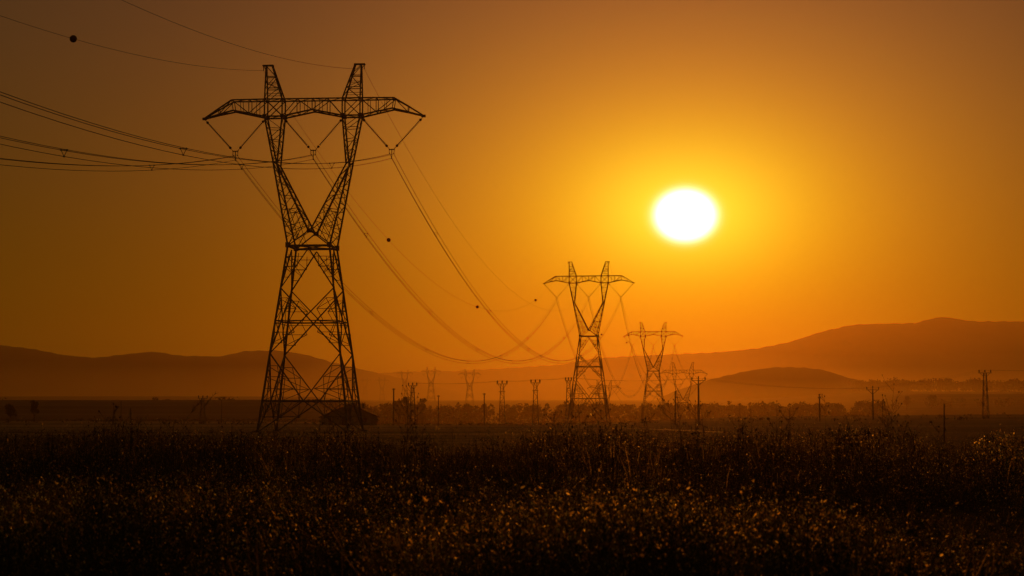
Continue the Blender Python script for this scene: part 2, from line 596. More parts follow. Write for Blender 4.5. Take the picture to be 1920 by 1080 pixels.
        pk.append(m)

    def string(p, q):
        m = MB()
        p, q = Vector(p), Vector(q)
        L = (q - p).length
        pts, rad = [], []
        n = int((L - 1.1) / .17)
        m.bar(p, p.lerp(q, .1), .07)
        m.bar(p.lerp(q, .9), q, .07)
        for k in range(n):
            u = (.55 + k * .17) / L
            for du, r in ((0, .035), (.04, .13), (.075, .125), (.1, .035)):
                pts.append(p.lerp(q, u + du / L)); rad.append(r)
        m.tube(pts, rad, 7)
        for u in (.09, .9):                                   # arcing rings
            m.ball(p.lerp(q, u), .17, 8, 6)
        return m
    st, yk = [], []
    for c, (xa, za), (xb, zb3) in ((-9.6, (-13.4, 38.0), (-5.9, ZB - .15)), (0, (-3.65, ZB - .15), (3.65, ZB - .15)), (9.6, (5.9, ZB - .15), (13.4, 38.0))):
        st.append(string((xa, 0, za), (c - .28, 0, 34.15)))
        st.append(string((xb, 0, zb3), (c + .28, 0, 34.15)))
        m = MB()
        m.bar((c - .36, 0, 34.1), (c + .36, 0, 34.1), .13)
        m.bar((c - .3, 0, 34.05), (c - .3, 0, 33.7), .07)
        m.bar((c + .3, 0, 34.05), (c + .3, 0, 33.7), .07)
        m.bar((c, 0, 34.1), (c, 0, 33.0), .1)
        m.bar((c - .25, -.35, 33.62), (c - .25, .35, 33.62), .08); m.bar((c + .25, -.35, 33.62), (c + .25, .35, 33.62), .08)
        m.bar((c, -.35, 33.0), (c, .35, 33.0), .1)
        yk.append(m)
    return legs, br, wb, arms, ca, pk, st, yk


def make_tower(ext=0.0):
    r = empty('transmission_tower', (0, 0, 0))
    legs, br, wb, arms, ca, pk, st, yk = tower_meshes(ext)
    for m in legs: m.build('leg', STEEL, r)
    br.build('leg_bracing', STEEL, r)
    wb.build('waist_beam', STEEL, r)
    for m in arms: m.build('upper_arm', STEEL, r)
    ca.build('crossarm', STEEL, r)
    for m in pk: m.build('earth_wire_peak', STEEL, r)
    for m in st: m.build('insulator_string', GLASSY, r)
    for m in yk: m.build('conductor_yoke', STEEL, r)
    return r


proto = make_tower(0.0)
tall = make_tower(4.3)
# px of the tower's axis, distance, crossarm-bottom pixel row, bearing of the line there (degrees, clockwise from +Y)
TOW = [
    (584.0, 230, None, 5.0, 'huge dark lattice pylon in the foreground, towering over the whole field'),
    (1104.5, 569, None, 7.9, 'mid sized lattice pylon just left of the sun, second largest in the row'),
    (1225.5, 870, None, 8.2, 'hazy lattice pylon standing below the sun, third largest in the row'),
    (1281.0, 1060, 701, 3.0, 'faint lattice pylon rising behind the crest beside the Y topped pole, low hill behind'),
    (1133.0, 1517, 728, -4.0, 'small blurred pylon seen through the legs of the second largest pylon'),
    (880.5, 2254, 702, -10.0, 'tiny faded pylon above the tree line, rightmost of the far off left group'),
    (808.0, 2465, 697, -10.0, 'tiny faded pylon whose twin peaks break the skyline in the far off left group'),
    (758.5, 3030, 700.5, -10.0, 'tiny faded pylon over the flat topped trees, third from right of the far group'),
    (716.0, 3500, 714, -10.0, 'barely visible far pylon, second from left, just right of the largest pylon'),
    (684.0, 3900, 714, -10.0, 'barely visible farthest pylon touching the right leg of the largest pylon in view'),
]
towers = []
for i, (px, y, cy, br_, lab) in enumerate(TOW):
    t = tall if i == 1 else (proto if i == 0 else copy_tree(tall if i > 4 else proto))
    x = xat(px, y)
    if cy is None:
        z = {0: -0.1, 1: 3.1, 2: -0.4}[i]
    else:
        z = at(px, cy, y).z - ZB
    t.location = (x, y, z)
    t.rotation_euler = (0, 0, -math.radians(br_))
    tag(t, lab, 'pylon', 'high voltage pylons of the line crossing the plain')
    towers.append((Vector((x, y, z)), -math.radians(br_)))


def tp(i, loc):
    p, a = towers[i]
    return p + Matrix.Rotation(a, 3, 'Z') @ Vector(loc)


# ------------------------------------------------------------------ conductors
def cat_pt(a, b, sag, t):
    p = a.lerp(b, t)
    p.z -= 4 * sag * t * (1 - t)
    return p


def cable_mb(a, b, sag, r, n=56, t1=1.0):
    m = MB()
    m.tube([cat_pt(a, b, sag, t1 * k / n) for k in range(n + 1)], r, 4, False)
    return m


prev_dir = Vector((math.sin(math.radians(8)), math.cos(math.radians(8)), -9 / 300))
L0 = 300.0
SPAN_TXT = ['leaving the largest pylon past the left edge', 'between largest and second largest pylon',
            'between second and third largest pylon', 'from third pylon to the one behind the crest',
            'from the pylon behind the crest leftwards']
SAG = [16.5, 21.7, 25.8, 7.0, 20.0]
ESAG = [15.6, 21.0, 16.4, 6.0, 12.0]
PH = ['left', 'middle', 'right']
balls = []
for s in range(5):
    for ph, c in enumerate((-9.6, 0, 9.6)):
        if s == 0:
            a = tp(0, (c, 0, 33.55)); b = a - prev_dir * L0
            rot = -math.radians(8)
        else:
            a = tp(s - 1, (c, 0, 33.55)); b = tp(s, (c, 0, 33.55))
            rot = math.atan2(-(b - a).x, (b - a).y)
        lx = Vector((math.cos(rot), math.sin(rot), 0))
        root = empty('conductor_bundle', a)
        tag(root, f'{PH[ph]} triple cable with spacers {SPAN_TXT[s]}', 'power line', 'conductor bundles of the high voltage line')
        offs = (lx * -.25, lx * .25, Vector((0, 0, -.52)))
        for o in offs:
            cable_mb(o, b - a + o, SAG[s], .03 if s else .025).build('conductor', CABLE, root)
        n = max(3, int((b - a).length / 48))
        for k in range(n):
            t = (k + .62) / n
            p = cat_pt(Vector((0, 0, 0)), b - a, SAG[s], t)
            m = MB()
            m.bar(p + offs[0], p + offs[1], .055); m.bar(p + offs[0], p + offs[2], .045); m.bar(p + offs[1], p + offs[2], .045)
            for o in offs:
                m.box(p + o, (.11, .2, .11))
            m.build('spacer', STEEL, root)
    for sd, c in (('left', -6.2), ('right', 6.2)):
        if s == 0:
            a = tp(0, (c, 0, ZP - .55)); b = a - prev_dir * L0
        else:
            a = tp(s - 1, (c, 0, ZP - .55)); b = tp(s, (c, 0, ZP - .55))
        w = cable_mb(Vector((0, 0, 0)), b - a, ESAG[s], .018).build('earth_wire', CABLE, None, a)
        tag(w, f'thin earth wire on {sd} peaks {SPAN_TXT[s]}', 'earth wire', 'earth wires along the pylon peaks')
        balls.append((s, sd, a, b))


def wire_t(a, b, sag, px):
    lo, hi = 0.0, 1.0
    best, bt = 1e9, .5
    for k in range(1001):
        t = k / 1000
        p = cat_pt(a, b, sag, t)
        if p.y < 5: continue
        v = F * (p.x / (p.y * cp + (p.z - CAM_H) * sp_)) + 960
        if abs(v - px) < best:
            best, bt = abs(v - px), t
    return bt


def project(p):
    zc = p.y * cp + (p.z - CAM_H) * sp_
    return 960 + F * p.x / zc, 540 - F * (-p.y * sp_ + (p.z - CAM_H) * cp) / zc


BALLS = [(0, 'left', 137, 'large dark marker ball on the earth wire near the top left corner'),
         (1, 'left', 729, 'dark marker ball on the earth wire just right of the largest pylon waist'),
         (1, 'left', 895, 'dark marker ball halfway between the two largest pylons, low on the earth wire'),
         (1, 'left', 1004, 'dark marker ball on the earth wire close to the left tip of the second pylon'),
         (2, 'left', 1128, 'small marker ball touching the right side of the second pylon waist'),
         (2, 'left', 1175, 'small marker ball beside the left crossarm tip of the third pylon'),
         (3, 'left', 1240, 'tiny marker ball at the right side of the third pylon waist')]
for s, sd, px, lab in BALLS:
    a, b = [(q[2], q[3]) for q in balls if q[0] == s and q[1] == sd][0]
    p = cat_pt(a, b, ESAG[s], wire_t(a, b, ESAG[s], px))
    m = MB()
    m.ball((0, 0, 0), .33, 20, 14)
    m.tube([(0, 0, 0), tuple((b - a).normalized() * .5)], .05, 6); m.tube([(0, 0, 0), tuple((a - b).normalized() * .5)], .05, 6)
    o = m.build('marker_ball', BALLM, None, p)
    for f in o.data.polygons: f.use_smooth = True
    tag(o, lab, 'marker ball', 'aerial marker balls on the earth wires')
    print('BALL', px, project(p))
for q, nm in (((1, 0), 847), ((1, 1), 930), ((1, 2), 944)):
    a = tp(0, ((-9.6, 0, 9.6)[q[1]], 0, 33.55)); b = tp(1, ((-9.6, 0, 9.6)[q[1]], 0, 33.55))
    print('WIRE', nm, project(cat_pt(a, b, SAG[1], wire_t(a, b, SAG[1], nm))))
for c in (-9.6, 0, 9.6):
    a = tp(0, (c, 0, 33.55)); b = a - prev_dir * L0
    print('LEFT', project(cat_pt(a, b, SAG[0], wire_t(a, b, SAG[0], 0))), project(a))
for i in range(5):
    print('TOWER', i, project(tp(i, (-13.4, 0, 38.15))), project(tp(i, (13.4, 0, 38.15))), project(tp(i, (0, 0, ZP))), project(tp(i, (-5.45, -5.45, 0))), 'ground', gz(*towers[i][0][:2]), towers[i][0].z)
for i in range(5, 10):
    print('TOWER', i, 'ground', gz(*towers[i][0][:2]), towers[i][0].z)

# ------------------------------------------------------------------ medium voltage poles
POLE_TOPS = {}


def place(px, y):
    x = xat(px, y)
    return Vector((x, y, gz(x, y)))


def mv_lattice(px, ytop, y, lab, arm=2.2, tip='stack'):
    p = place(px, y)
    h = at(px, ytop, y).z - p.z
    r = empty('lattice_pole', p, random.uniform(-.1, .1))
    tag(r, lab, 'lattice pole', 'medium voltage lattice poles beyond the field edge')
    b0, b1 = .8, .34
    m = MB()
    zt = h - .9
    for sx in SIDES:
        for sy in SIDES:
            m.bar((sx * b0, sy * b0, -.3), (sx * b1, sy * b1, zt), .14)
    n = 9
    for k in range(n):
        za, zb = zt * k / n, zt * (k + 1) / n
        a, b = b0 + (b1 - b0) * k / n, b0 + (b1 - b0) * (k + 1) / n
        for t in SIDES:
            m.bar((-a * (1 if k % 2 else -1), t * a, za), (b * (1 if k % 2 else -1), t * b, zb), .08)
            m.bar((t * a, -a * (1 if k % 2 else -1), za), (t * b, b * (1 if k % 2 else -1), zb), .08)
            m.bar((-b, t * b, zb), (b, t * b, zb), .07)
    m.build('mast', STEEL, r)
    m = MB()
    m.bar((-arm, -.35, zt), (arm, -.35, zt), .16); m.bar((-arm, .35, zt), (arm, .35, zt), .16)
    for s in SIDES:
        m.bar((s * arm, -.35, zt), (s * arm, .35, zt), .12)
        m.bar((s * b1, 0, zt - 1.1), (s * arm * .8, 0, zt), .1)
    if tip == 'stack':
        m.bar((-arm * .62, 0, zt - 1.9), (arm * .62, 0, zt - 1.9), .16)
    m.build('crossarm', STEEL, r)
    for s in (-1, 0, 1):
        m = MB()
        m.tube([(s * arm * .9, 0, zt + z) for z in (.05, .2, .25, .4, .45, .6, .65, .85)], [.06, .06, .2, .2, .1, .22, .22, .06], 8)
        m.build('insulator', GLASSY, r)
    POLE_TOPS[px] = [Vector((p.x + s * arm * .9, p.y, p.z + h - .1)) for s in (-1, 0, 1)]
    return r


mv_lattice(941.5, 713, 470, 'lattice pole left of the pair standing midway between the far pylons and second pylon', 1.3)
mv_lattice(1004, 711, 470, 'lattice pole with double crossarm, second left of the second largest pylon', 1.2)
mv_lattice(1066, 707, 480, 'narrow lattice pole touching the left leg of the second largest pylon', .8)
mv_lattice(773.5, 717, 520, 'lattice pole beside the flat topped trees right of the barn', 1.25)
mv_lattice(1848, 693, 520, 'tall lattice pole with wide top near the right edge of the field', 1.75, 'flat')
mv_lattice(380, 741, 560, 'small dim lattice pole in the dark field left of the largest pylon', 1.4, 'flat')


def y_pole(px, ytop, y, lab):
    p = place(px, y)
    h = at(px, ytop, y).z - p.z
    r = empty('utility_pole', p)
    tag(r, lab, 'utility pole', 'medium voltage poles with Y shaped tops')
    m = MB()
    m.tube([(0, 0, -.4), (0, 0, h * .5), (0, 0, h - .2)], [.26, .2, .14], 10)
    m.build('shaft', CONC, r)
    m = MB()
    for s in SIDES:
        m.bar((0, 0, h - 1.55), (s * 1.2, 0, h - .5), .13)
    m.bar((-1.45, 0, h - .5), (1.45, 0, h - .5), .13)
    m.build('crossarm', STEEL, r)
    for s in (-1, 0, 1):
        m = MB()
        zz = h - .5 if s else h - .25
        m.tube([(s * 1.4, 0, zz + z) for z in (.05, .15, .2, .32, .36, .5, .54, .7)], [.05, .05, .15, .15, .07, .16, .16, .05], 8)
        m.build('insulator', GLASSY, r)
    POLE_TOPS[px] = [Vector((p.x + s * 1.4, p.y, p.z + h)) for s in (-1, 0, 1)]


y_pole(1310, 709, 400, 'thick Y topped pole just right of the faint pylon behind the crest')
y_pole(1637, 727, 450, 'slim Y topped pole standing alone in front of the right hand ridge')


def plain_pole(px, ytop, y, r0, lab, hook=True, name='wooden_pole'):
    p = place(px, y)
    h = at(px, ytop, y).z - p.z
    r = empty(name, p, random.uniform(0, 3))
    r.rotation_euler[0] = random.uniform(-.012, .012)
    tag(r, lab, 'pole' if h > 4 else 'post', 'plain poles and posts along the field edge')
    m = MB()
    m.tube([(0, 0, -.3), (0, 0, h * .4), (0, 0, h)], [r0, r0 * .88, r0 * .72], 9)
    m.build('shaft', WOOD, r)
    if hook:
        m = MB()
        m.bar((-.35, 0, h - .35), (.35, 0, h - .35), .1)
        for s in SIDES:
            m.tube([(s * .3, 0, h - .3), (s * .3, 0, h - .2), (s * .3, 0, h - .05)], [.04, .09, .05], 7)
        m.build('bracket', STEEL, r)


plain_pole(738, 728, 480, .22, 'plain pole at the left end of the flat topped trees')
plain_pole(822, 741, 500, .15, 'thin plain pole below the twin peaked far pylon, right of the trees')
plain_pole(908, 737, 500, .17, 'thin dark pole right of the rightmost far pylon')
plain_pole(1266, 733, 360, .16, 'slender pole in front of the faint pylon, left of thick Y topped pole')
plain_pole(1537, 743, 380, .18, 'plain pole halfway between the two Y topped poles')
plain_pole(1770, 757, 140, .06, 'thin stake in the dark field left of the tall right edge lattice pole', False, 'wooden_post')
plain_pole(1655, 751, 330, .08, 'short post close to the slim lone Y topped pole', False, 'wooden_post')
plain_pole(245, 765, 400, .16, 'short dark post in the grass left of the small dim lattice pole', False, 'wooden_post')
plain_pole(227, 751, 620, .14, 'short post on the dark swell near the left tree', False, 'wooden_post')
plain_pole(415, 750, 620, .12, 'short thin post right of the small dim lattice pole', False, 'wooden_post')


def mv_span(a, b, sag, txt):
    for k in range(3):
        p, q = POLE_TOPS[a][k], (POLE_TOPS[b][k] if not isinstance(b, Vector) else POLE_TOPS[a][k] + b)
        w = cable_mb(Vector((0, 0, 0)), q - p, sag, .010, 24).build('overhead_wire', CABLE, None, p)
        tag(w, f'thin distribution wire strung {txt}', 'wire', f'distribution wires {txt}')


mv_span(773.5, 941.5, .5, 'between the pole by the trees and left pole of the pair')
mv_span(941.5, 1004, .25, 'between the two lattice poles left of the second pylon')
mv_span(1004, 1066, .25, 'to the narrow pole at the second pylon leg')
mv_span(1066, 1310, .7, 'behind the second pylon to the thick Y topped pole')
mv_span(1310, 1637, .9, 'between the two Y topped poles')
mv_span(1637, 1848, .5, 'between the lone Y topped pole and the right edge lattice pole')
mv_span(1848, Vector((80, 20, 1.0)), .6, 'from the right edge lattice pole out of view')

# ------------------------------------------------------------------ barn
by = 410.0
bp = place(655, by)
bw = 13.0
zr, ze = at(655, 758, by).z - bp.z, at(712, 779, by).z - bp.z
barn = tag(empty('barn', bp, math.radians(4)), 'low gabled barn standing behind the right legs of the largest pylon', 'barn')
m = MB()
hw, hd = bw / 2 - .5, 9.0
v = [(-hw, 0, -.4), (hw, 0, -.4), (hw, 0, ze - .05), (0, 0, zr - .25), (-hw, 0, ze - .05)]
m.v = [Vector((x, y0 + yy, z)) for yy in (0, hd * 2) for x, y0, z in v]
m.f = [(0, 1, 2, 3, 4), (9, 8, 7, 6, 5), (1, 6, 7, 2), (0, 4, 9, 5)]
m.build('wall', PLASTER, barn)
m = MB()
for s in SIDES:
    a = [(0, zr), (s * (bw / 2), ze - .3), (s * (bw / 2), ze - .48), (0, zr - .2)]
    i = len(m.v)
    m.v += [Vector((x, yy, z)) for yy in (-.6, hd * 2 + .6) for x, z in a]
    m.f += [(i, i + 1, i + 5, i + 4), (i + 1, i + 2, i + 6, i + 5), (i + 2, i + 3, i + 7, i + 6), (i, i + 3, i + 2, i + 1), (i + 4, i + 5, i + 6, i + 7)]
rf = m.build('roof', TILE, barn)
m = MB(); m.box((2.9, 6, zr - .4), (.5, .5, 1.1)); m.build('chimney', PLASTER, rf)
m = MB(); m.box((-.6, -.05, .75), (2.0, .1, 2.1)); dr = m.build('door', DARKWOOD, barn)
m = MB(); m.box((.2, -.13, .8), (.06, .06, .3)); m.build('handle', STEEL, dr)
for wx in (-4, 3.2):
    m = MB(); m.box((wx, -.04, 1.1), (1.0, .08, .8)); w = m.build('window', DARKWOOD, barn)
    m = MB(); m.box((wx, -.1, .66), (1.2, .14, .08)); m.build('sill', CONC, w)


# ------------------------------------------------------------------ trees
def leaf_cloud(rg, centres, n, spread, size):
    """n small leaf clump quads gathered round the given centres -> (verts, quads)"""
    c = np.asarray(centres, float)
    k = rg.integers(0, len(c), n)
    d = rg.normal(size=(n, 3)); d /= np.linalg.norm(d, axis=1)[:, None]
    p = c[k, :3] + d * (c[k, 3] * rg.uniform(.25, 1.0, n) ** .6)[:, None] * spread
    a = rg.normal(size=(n, 3)); a /= np.linalg.norm(a, axis=1)[:, None]
    b = np.cross(a, rg.normal(size=(n, 3))); b /= np.linalg.norm(b, axis=1)[:, None]
    s = (size * rg.uniform(.5, 1.3, n))[:, None]
    v = np.stack([p - a * s, p + b * s * .6, p + a * s, p - b * s * .6], 1).reshape(-1, 3)
    return v, np.arange(n * 4).reshape(n, 4)


def tree(px, ytop, y, width, lab, seed, flat=False, n=1800):
    rg = np.random.default_rng(seed)
    p = place(px, y)
    h = max(2.5, at(px, ytop, y).z - p.z)
    r = empty('broadleaf_tree', p)
    tag(r, lab, 'tree', 'trees one can tell apart on the plain')
    m = MB()
    m.tube([(0, 0, -.3), (.05 * h * rg.uniform(-1, 1), 0, h * .35), (0, 0, h * .8)], [.035 * h, .026 * h, .008 * h], 7)
    cents = []
    for k in range(11):
        a = rg.uniform(0, 6.28)
        zz = h * (rg.uniform(.35, .88) if not flat else rg.uniform(.5, .9))
        rr = width / 2 * rg.uniform(.2, .75) * (1 if flat else math.sqrt(max(.1, 1 - abs(zz / h - .55) * 1.6)))
        c = (math.cos(a) * rr, math.sin(a) * rr, zz, width * rg.uniform(.16, .28))
        cents.append(c)
        m.tube([(0, 0, max(.2 * h, zz - .3 * h)), (c[0] * .6, c[1] * .6, zz - .08 * h), c[:3]], [.012 * h, .008 * h, .004 * h], 5)
    m.build('trunk', BARK, r)
    v, q = leaf_cloud(rg, cents, n, 1.0, width * .055)
    v[:, 2] = np.minimum(v[:, 2], h)
    o = np_mesh('crown', v, q, [LEAF])
    o.parent = r


tree(64, 745, 700, 4.2, 'round dark tree standing on the swell at the far left', 1)
tree(20, 757, 700, 5.0, 'low spreading tree at the left edge, lower than the round tree beside it', 2)
tree(748, 738, 1150, 8, 'flat topped tree behind the left plain pole, leftmost of the flat clump', 3, True)
tree(762, 739, 1150, 7, 'flat topped tree at the right end of its clump, touching the lattice pole', 4, True)
tree(791, 735, 1150, 6.5, 'rounded tall tree standing clear right of the flat topped clump', 5)
tree(878, 749, 1500, 8, 'small round tree beneath the rightmost far pylon of the left group', 6)
tree(1692, 708, 3000, 14, 'pointed tree rising over the woods left of the right edge lattice pole', 7)
tree(1780, 710, 3000, 22, 'broad tree topping the right hand woods beside the right edge lattice pole', 8)
tree(1747, 741, 1900, 12, 'round hazy tree on the lower field edge left of the tall right lattice pole', 9)
tree(1700, 741, 1900, 9, 'small hazy tree on the lower field edge, left of the round hazy one', 10)

wv, wq = [], []
off = 0
rg = np.random.default_rng(21)


def wood_row(px0, px1, y0, y1, n, top_fn, wid, leaves):
    global off
    for _ in range(n):
        px = rg.uniform(px0, px1); y = rg.uniform(y0, y1)
        p = place(px, y)
        top = top_fn(px) + rg.normal() * 3.0
        h = at(px, top, y).z - p.z
        h = float(np.clip(h, 2.5, 27))
        w = wid * rg.uniform(.6, 1.5)
        cs = [(rg.normal() * w * .3, rg.normal() * w * .3, h * rg.uniform(.3, .85), w * rg.uniform(.2, .35)) for _ in range(6)]
        v, q = leaf_cloud(rg, cs, leaves, 1.0, w * .11)
        v[:, 2] = np.clip(v[:, 2], -.5, h)
        wv.append(v + np.array(p)); wq.append(q + off); off += len(v)


wood_row(560, 1080, 1450, 1740, 150, lambda p: np.interp(p, [560, 700, 790, 860, 880, 1080], [750, 753, 756, 754, 750, 749]), 9, 170)
wood_row(1070, 1330, 1450, 1740, 85, lambda p: np.interp(p, [1070, 1330], [747, 746]), 9, 170)
wood_row(1320, 1660, 1450, 1740, 125, lambda p: np.interp(p, [1320, 1400, 1450, 1560, 1660], [744, 747, 749, 745, 750]), 9, 170)
wood_row(1600, 2050, 2900, 3200, 200, lambda p: np.interp(p, [1600, 1660, 1760, 1920, 2050], [716, 714, 712, 713, 713]), 14, 150)
wood_row(1640, 2000, 1850, 1950, 40, lambda p: 747 + 0 * p, 6, 70)
wood_row(-100, 520, 1230, 1330, 10, lambda p: np.interp(p, [-100, 100, 520], [753, 752, 746]), 5, 50)
tag(np_mesh('woods', np.concatenate(wv), np.concatenate(wq), [LEAF]), 'hazy far tree lines merging across the plain', 'woods', kind='stuff')

# low scrub along the far edge of the near field
sv, sq, off2 = [], [], 0
for k in range(900):
    px = rg.uniform(-60, 1990)
    y = rg.uniform(420, 860) if k < 260 else rg.uniform(838, 884)
    if k >= 260: px = rg.uniform(-60, 1120)
    p = place(px, y)
    h = rg.uniform(.3, .9)
    v, q = leaf_cloud(rg, [(rg.normal() * .6, 0, h * .5, h * .7), (rg.normal() * .9, 0, h * .4, h * .6)], 40, 1.0, .16)
    v[:, 2] = np.maximum(v[:, 2], -.1)
    sv.append(v + np.array(p)); sq.append(q + off2); off2 += len(v)
tag(np_mesh('field_scrub', np.concatenate(sv), np.concatenate(sq), [LEAF]), 'low dark scrub scattered along the far field edge', 'scrub', kind='stuff')


# ------------------------------------------------------------------ foreground meadow
def noise2(x, y, sc, seed):
    r = np.random.default_rng(seed)
    v = np.zeros_like(x)
    for _ in range(9):
        a = r.uniform(0, 6.28); k = r.uniform(.5, 1.8) / sc
        v += np.sin((x * math.cos(a) + y * math.sin(a)) * k * 6.28 + r.uniform(0, 6.28))
    return v / 3.0


def plant_proto(rg, kind):
    """vertices and quads of one meadow plant of unit height: list of (verts, material)"""
    V, Q, M = [], [], []

    def strip(pts, w0, w1, mi, nrm):
        i = len(V)
        n = len(pts)
        for k, p in enumerate(pts):
            w = w0 + (w1 - w0) * k / (n - 1)
            V.append(p - nrm * w / 2); V.append(p + nrm * w / 2)
        for k in range(n - 1):
            Q.append((i + 2 * k, i + 2 * k + 1, i + 2 * k + 3, i + 2 * k + 2)); M.append(mi)

    def fleck(p, s, mi):
        a = rg.normal(size=3) * (.55, .55, .3) + ((0, 0, .9) if kind != 'leafy' else (0, 0, .2)); a /= np.linalg.norm(a)
        b = np.cross(a, rg.normal(size=3)); b /= np.linalg.norm(b)
        i = len(V)
        e = 1.25 if kind != 'leafy' else 1.0
        V.extend([p - a * s * e, p + b * s * .5, p + a * s * e, p - b * s * .5])
        Q.append((i, i + 1, i + 2, i + 3)); M.append(mi)

    def curve(h, lean, n=4, base=(0, 0, 0)):
        a = rg.uniform(0, 6.28)
        d = np.array([math.cos(a), math.sin(a), 0]) * lean
        pts = [np.array(base) + d * (k / (n - 1)) ** 2 + np.array([0, 0, h * (k / (n - 1)) * (1 - .15 * lean * k / (n - 1))]) for k in range(n)]
        return pts, np.array([-math.sin(a), math.cos(a), 0])
    if kind == 'grass':
        for _ in range(7):
            pts, nr = curve(rg.uniform(.35, .9), rg.uniform(.05, .5), 4, rg.normal(size=3) * (.08, .08, 0))
            strip(pts, .012, .003, 1, nr)
        for _ in range(2):
            pts, nr = curve(rg.uniform(.8, 1.05), rg.uniform(.03, .25), 4, rg.normal(size=3) * (.08, .08, 0))
            strip(pts, .007, .004, 0, nr)
            for k in range(6):
                fleck(pts[-1] * (1 - .03 * k) + rg.normal(size=3) * .012, rg.uniform(.01, .016), 2 if rg.random() < .75 else 3)
    elif kind == 'forb':
        pts, nr = curve(1.0, rg.uniform(0, .15), 5)
        strip(pts, .012, .006, 0, nr)
        for _ in range(8):
            u = rg.uniform(.25, .95)
            b = np.array([np.interp(u, np.linspace(0, 1, 5), [q[c] for q in pts]) for c in range(3)])
            p2, n2 = curve(rg.uniform(.1, .25), rg.uniform(.08, .22), 3, b)
            strip(p2, .007, .004, 0, n2)
            for _ in range(3):
                fleck(p2[-1] + rg.normal(size=3) * .018, rg.uniform(.009, .02), 2 if rg.random() < .65 else 3)
            for _ in range(2):
                fleck(b + rg.normal(size=3) * .05, rg.uniform(.015, .032), 1)
    else:   # leafy clump
        for _ in range(30):
            p = np.array([rg.normal() * .17, rg.normal() * .17, abs(rg.normal()) * .28 + .1])
            fleck(p, rg.uniform(.02, .05), 1)
        for _ in range(8):
            p = np.array([rg.normal() * .18, rg.normal() * .18, rg.uniform(.4, .8)])
            fleck(p, rg.uniform(.01, .022), 3 if rg.random() < .3 else 2)
        for _ in range(5):
            pts, nr = curve(rg.uniform(.5, .85), rg.uniform(.1, .4), 3)
            strip(pts, .009, .004, 0, nr)
    return np.array(V), np.array(Q), np.array(M)


pr = np.random.default_rng(5)
PROTO = [plant_proto(pr, k) for k in ['grass'] * 5 + ['forb'] * 6 + ['leafy'] * 4]
N = 34000
# density falls with distance so that the meadow is equally fine over the picture
u = RNG.random(N)
yy = 17 + (145 - 17) * u ** 1.25
pxx = RNG.uniform(-170, 2090, N)
xx = (pxx - 960) / F * yy
patch = noise2(xx, yy, 22, 3)
kindsel = noise2(xx, yy, 9, 4)
keep = (RNG.random(N) < np.clip(1.0 - .35 * sstep(95, 145, yy) - .25 * (patch < -.6), 0, 1))
xx, yy, patch, kindsel = xx[keep], yy[keep], patch[keep], kindsel[keep]
n = len(xx)
hgt = np.clip(.62 + .2 * patch + .14 * RNG.normal(size=n), .28, 1.25) * (1 + .35 * sstep(60, 110, yy) * (RNG.random(n) < .35))
sel = np.where(kindsel + RNG.normal(size=n) * .6 > .25, RNG.integers(5, 11, n), np.where(RNG.random(n) < .55, RNG.integers(0, 5, n), RNG.integers(11, 15, n)))
# the meadow thins and shortens where the open field shows behind it
LX, LY = zip(*[(-200, 818), (330, 812), (560, 820), (690, 822), (740, 838), (850, 842), (950, 834), (1010, 812), (1180, 808), (1235, 826), (1300, 818),
               (1500, 812), (1660, 812), (1720, 836), (1800, 842), (1850, 826), (2100, 815)])
lim = np.interp(960 + F * xx / yy, LX, LY) - RNG.exponential(7, n) + 4
hgt = np.clip(np.minimum(hgt, CAM_H - (lim - HORIZON) / F * yy - ground(xx, yy)), .1, 1.4)
# a low verge of short field grass farther out
N2 = 9000
y2 = 145 + 170 * RNG.random(N2) ** 1.3
x2 = (np.where(RNG.random(N2) < .85, RNG.uniform(-120, 1250, N2), RNG.uniform(1250, 2040, N2)) - 960) / F * y2
xx = np.concatenate([xx, x2]); yy = np.concatenate([yy, y2]); hgt = np.concatenate([hgt, RNG.uniform(.12, .4, N2)]); sel = np.concatenate([sel, RNG.integers(0, 5, N2)])
# taller tufts whose tops break the horizon in loose clumps
EX, EY = zip(*[(-120, 815), (0, 814), (150, 806), (200, 792), (330, 790), (400, 800), (500, 806), (560, 814), (620, 796), (690, 800), (740, 816),
               (780, 802), (850, 824), (950, 814), (1000, 800), (1050, 788), (1150, 785), (1200, 799), (1230, 811), (1280, 800), (1350, 800),
               (1450, 794), (1550, 799), (1650, 794), (1700, 804), (1750, 821), (1800, 831), (1850, 812), (1920, 800), (2050, 800)])
N3 = 3000
p3 = RNG.uniform(-110, 2040, N3)
cl = noise2(p3, p3 * 0, 70, 9)
p3 = p3[(cl + RNG.normal(size=N3) * .7) > -.5]
y3 = RNG.uniform(42, 118, len(p3))
x3 = (p3 - 960) / F * y3
t3 = np.interp(p3, EX, EY) + RNG.exponential(26, len(p3)) - 2
h3 = np.clip(CAM_H - (t3 - HORIZON) / F * y3 - ground(x3, y3), .35, 1.75)
xx = np.concatenate([xx, x3]); yy = np.concatenate([yy, y3]); hgt = np.concatenate([hgt, h3]); sel = np.concatenate([sel, np.where(RNG.random(len(p3)) < .68, RNG.integers(0, 5, len(p3)), RNG.integers(5, 11, len(p3)))])
zz = ground(xx, yy) - .02
rot = RNG.uniform(0, 6.28, len(xx))
wsc = 1 + yy / 90.0 * .5
wsc[-len(p3):] = 1 + y3 / 260                                     # farther plants are coarser clumps
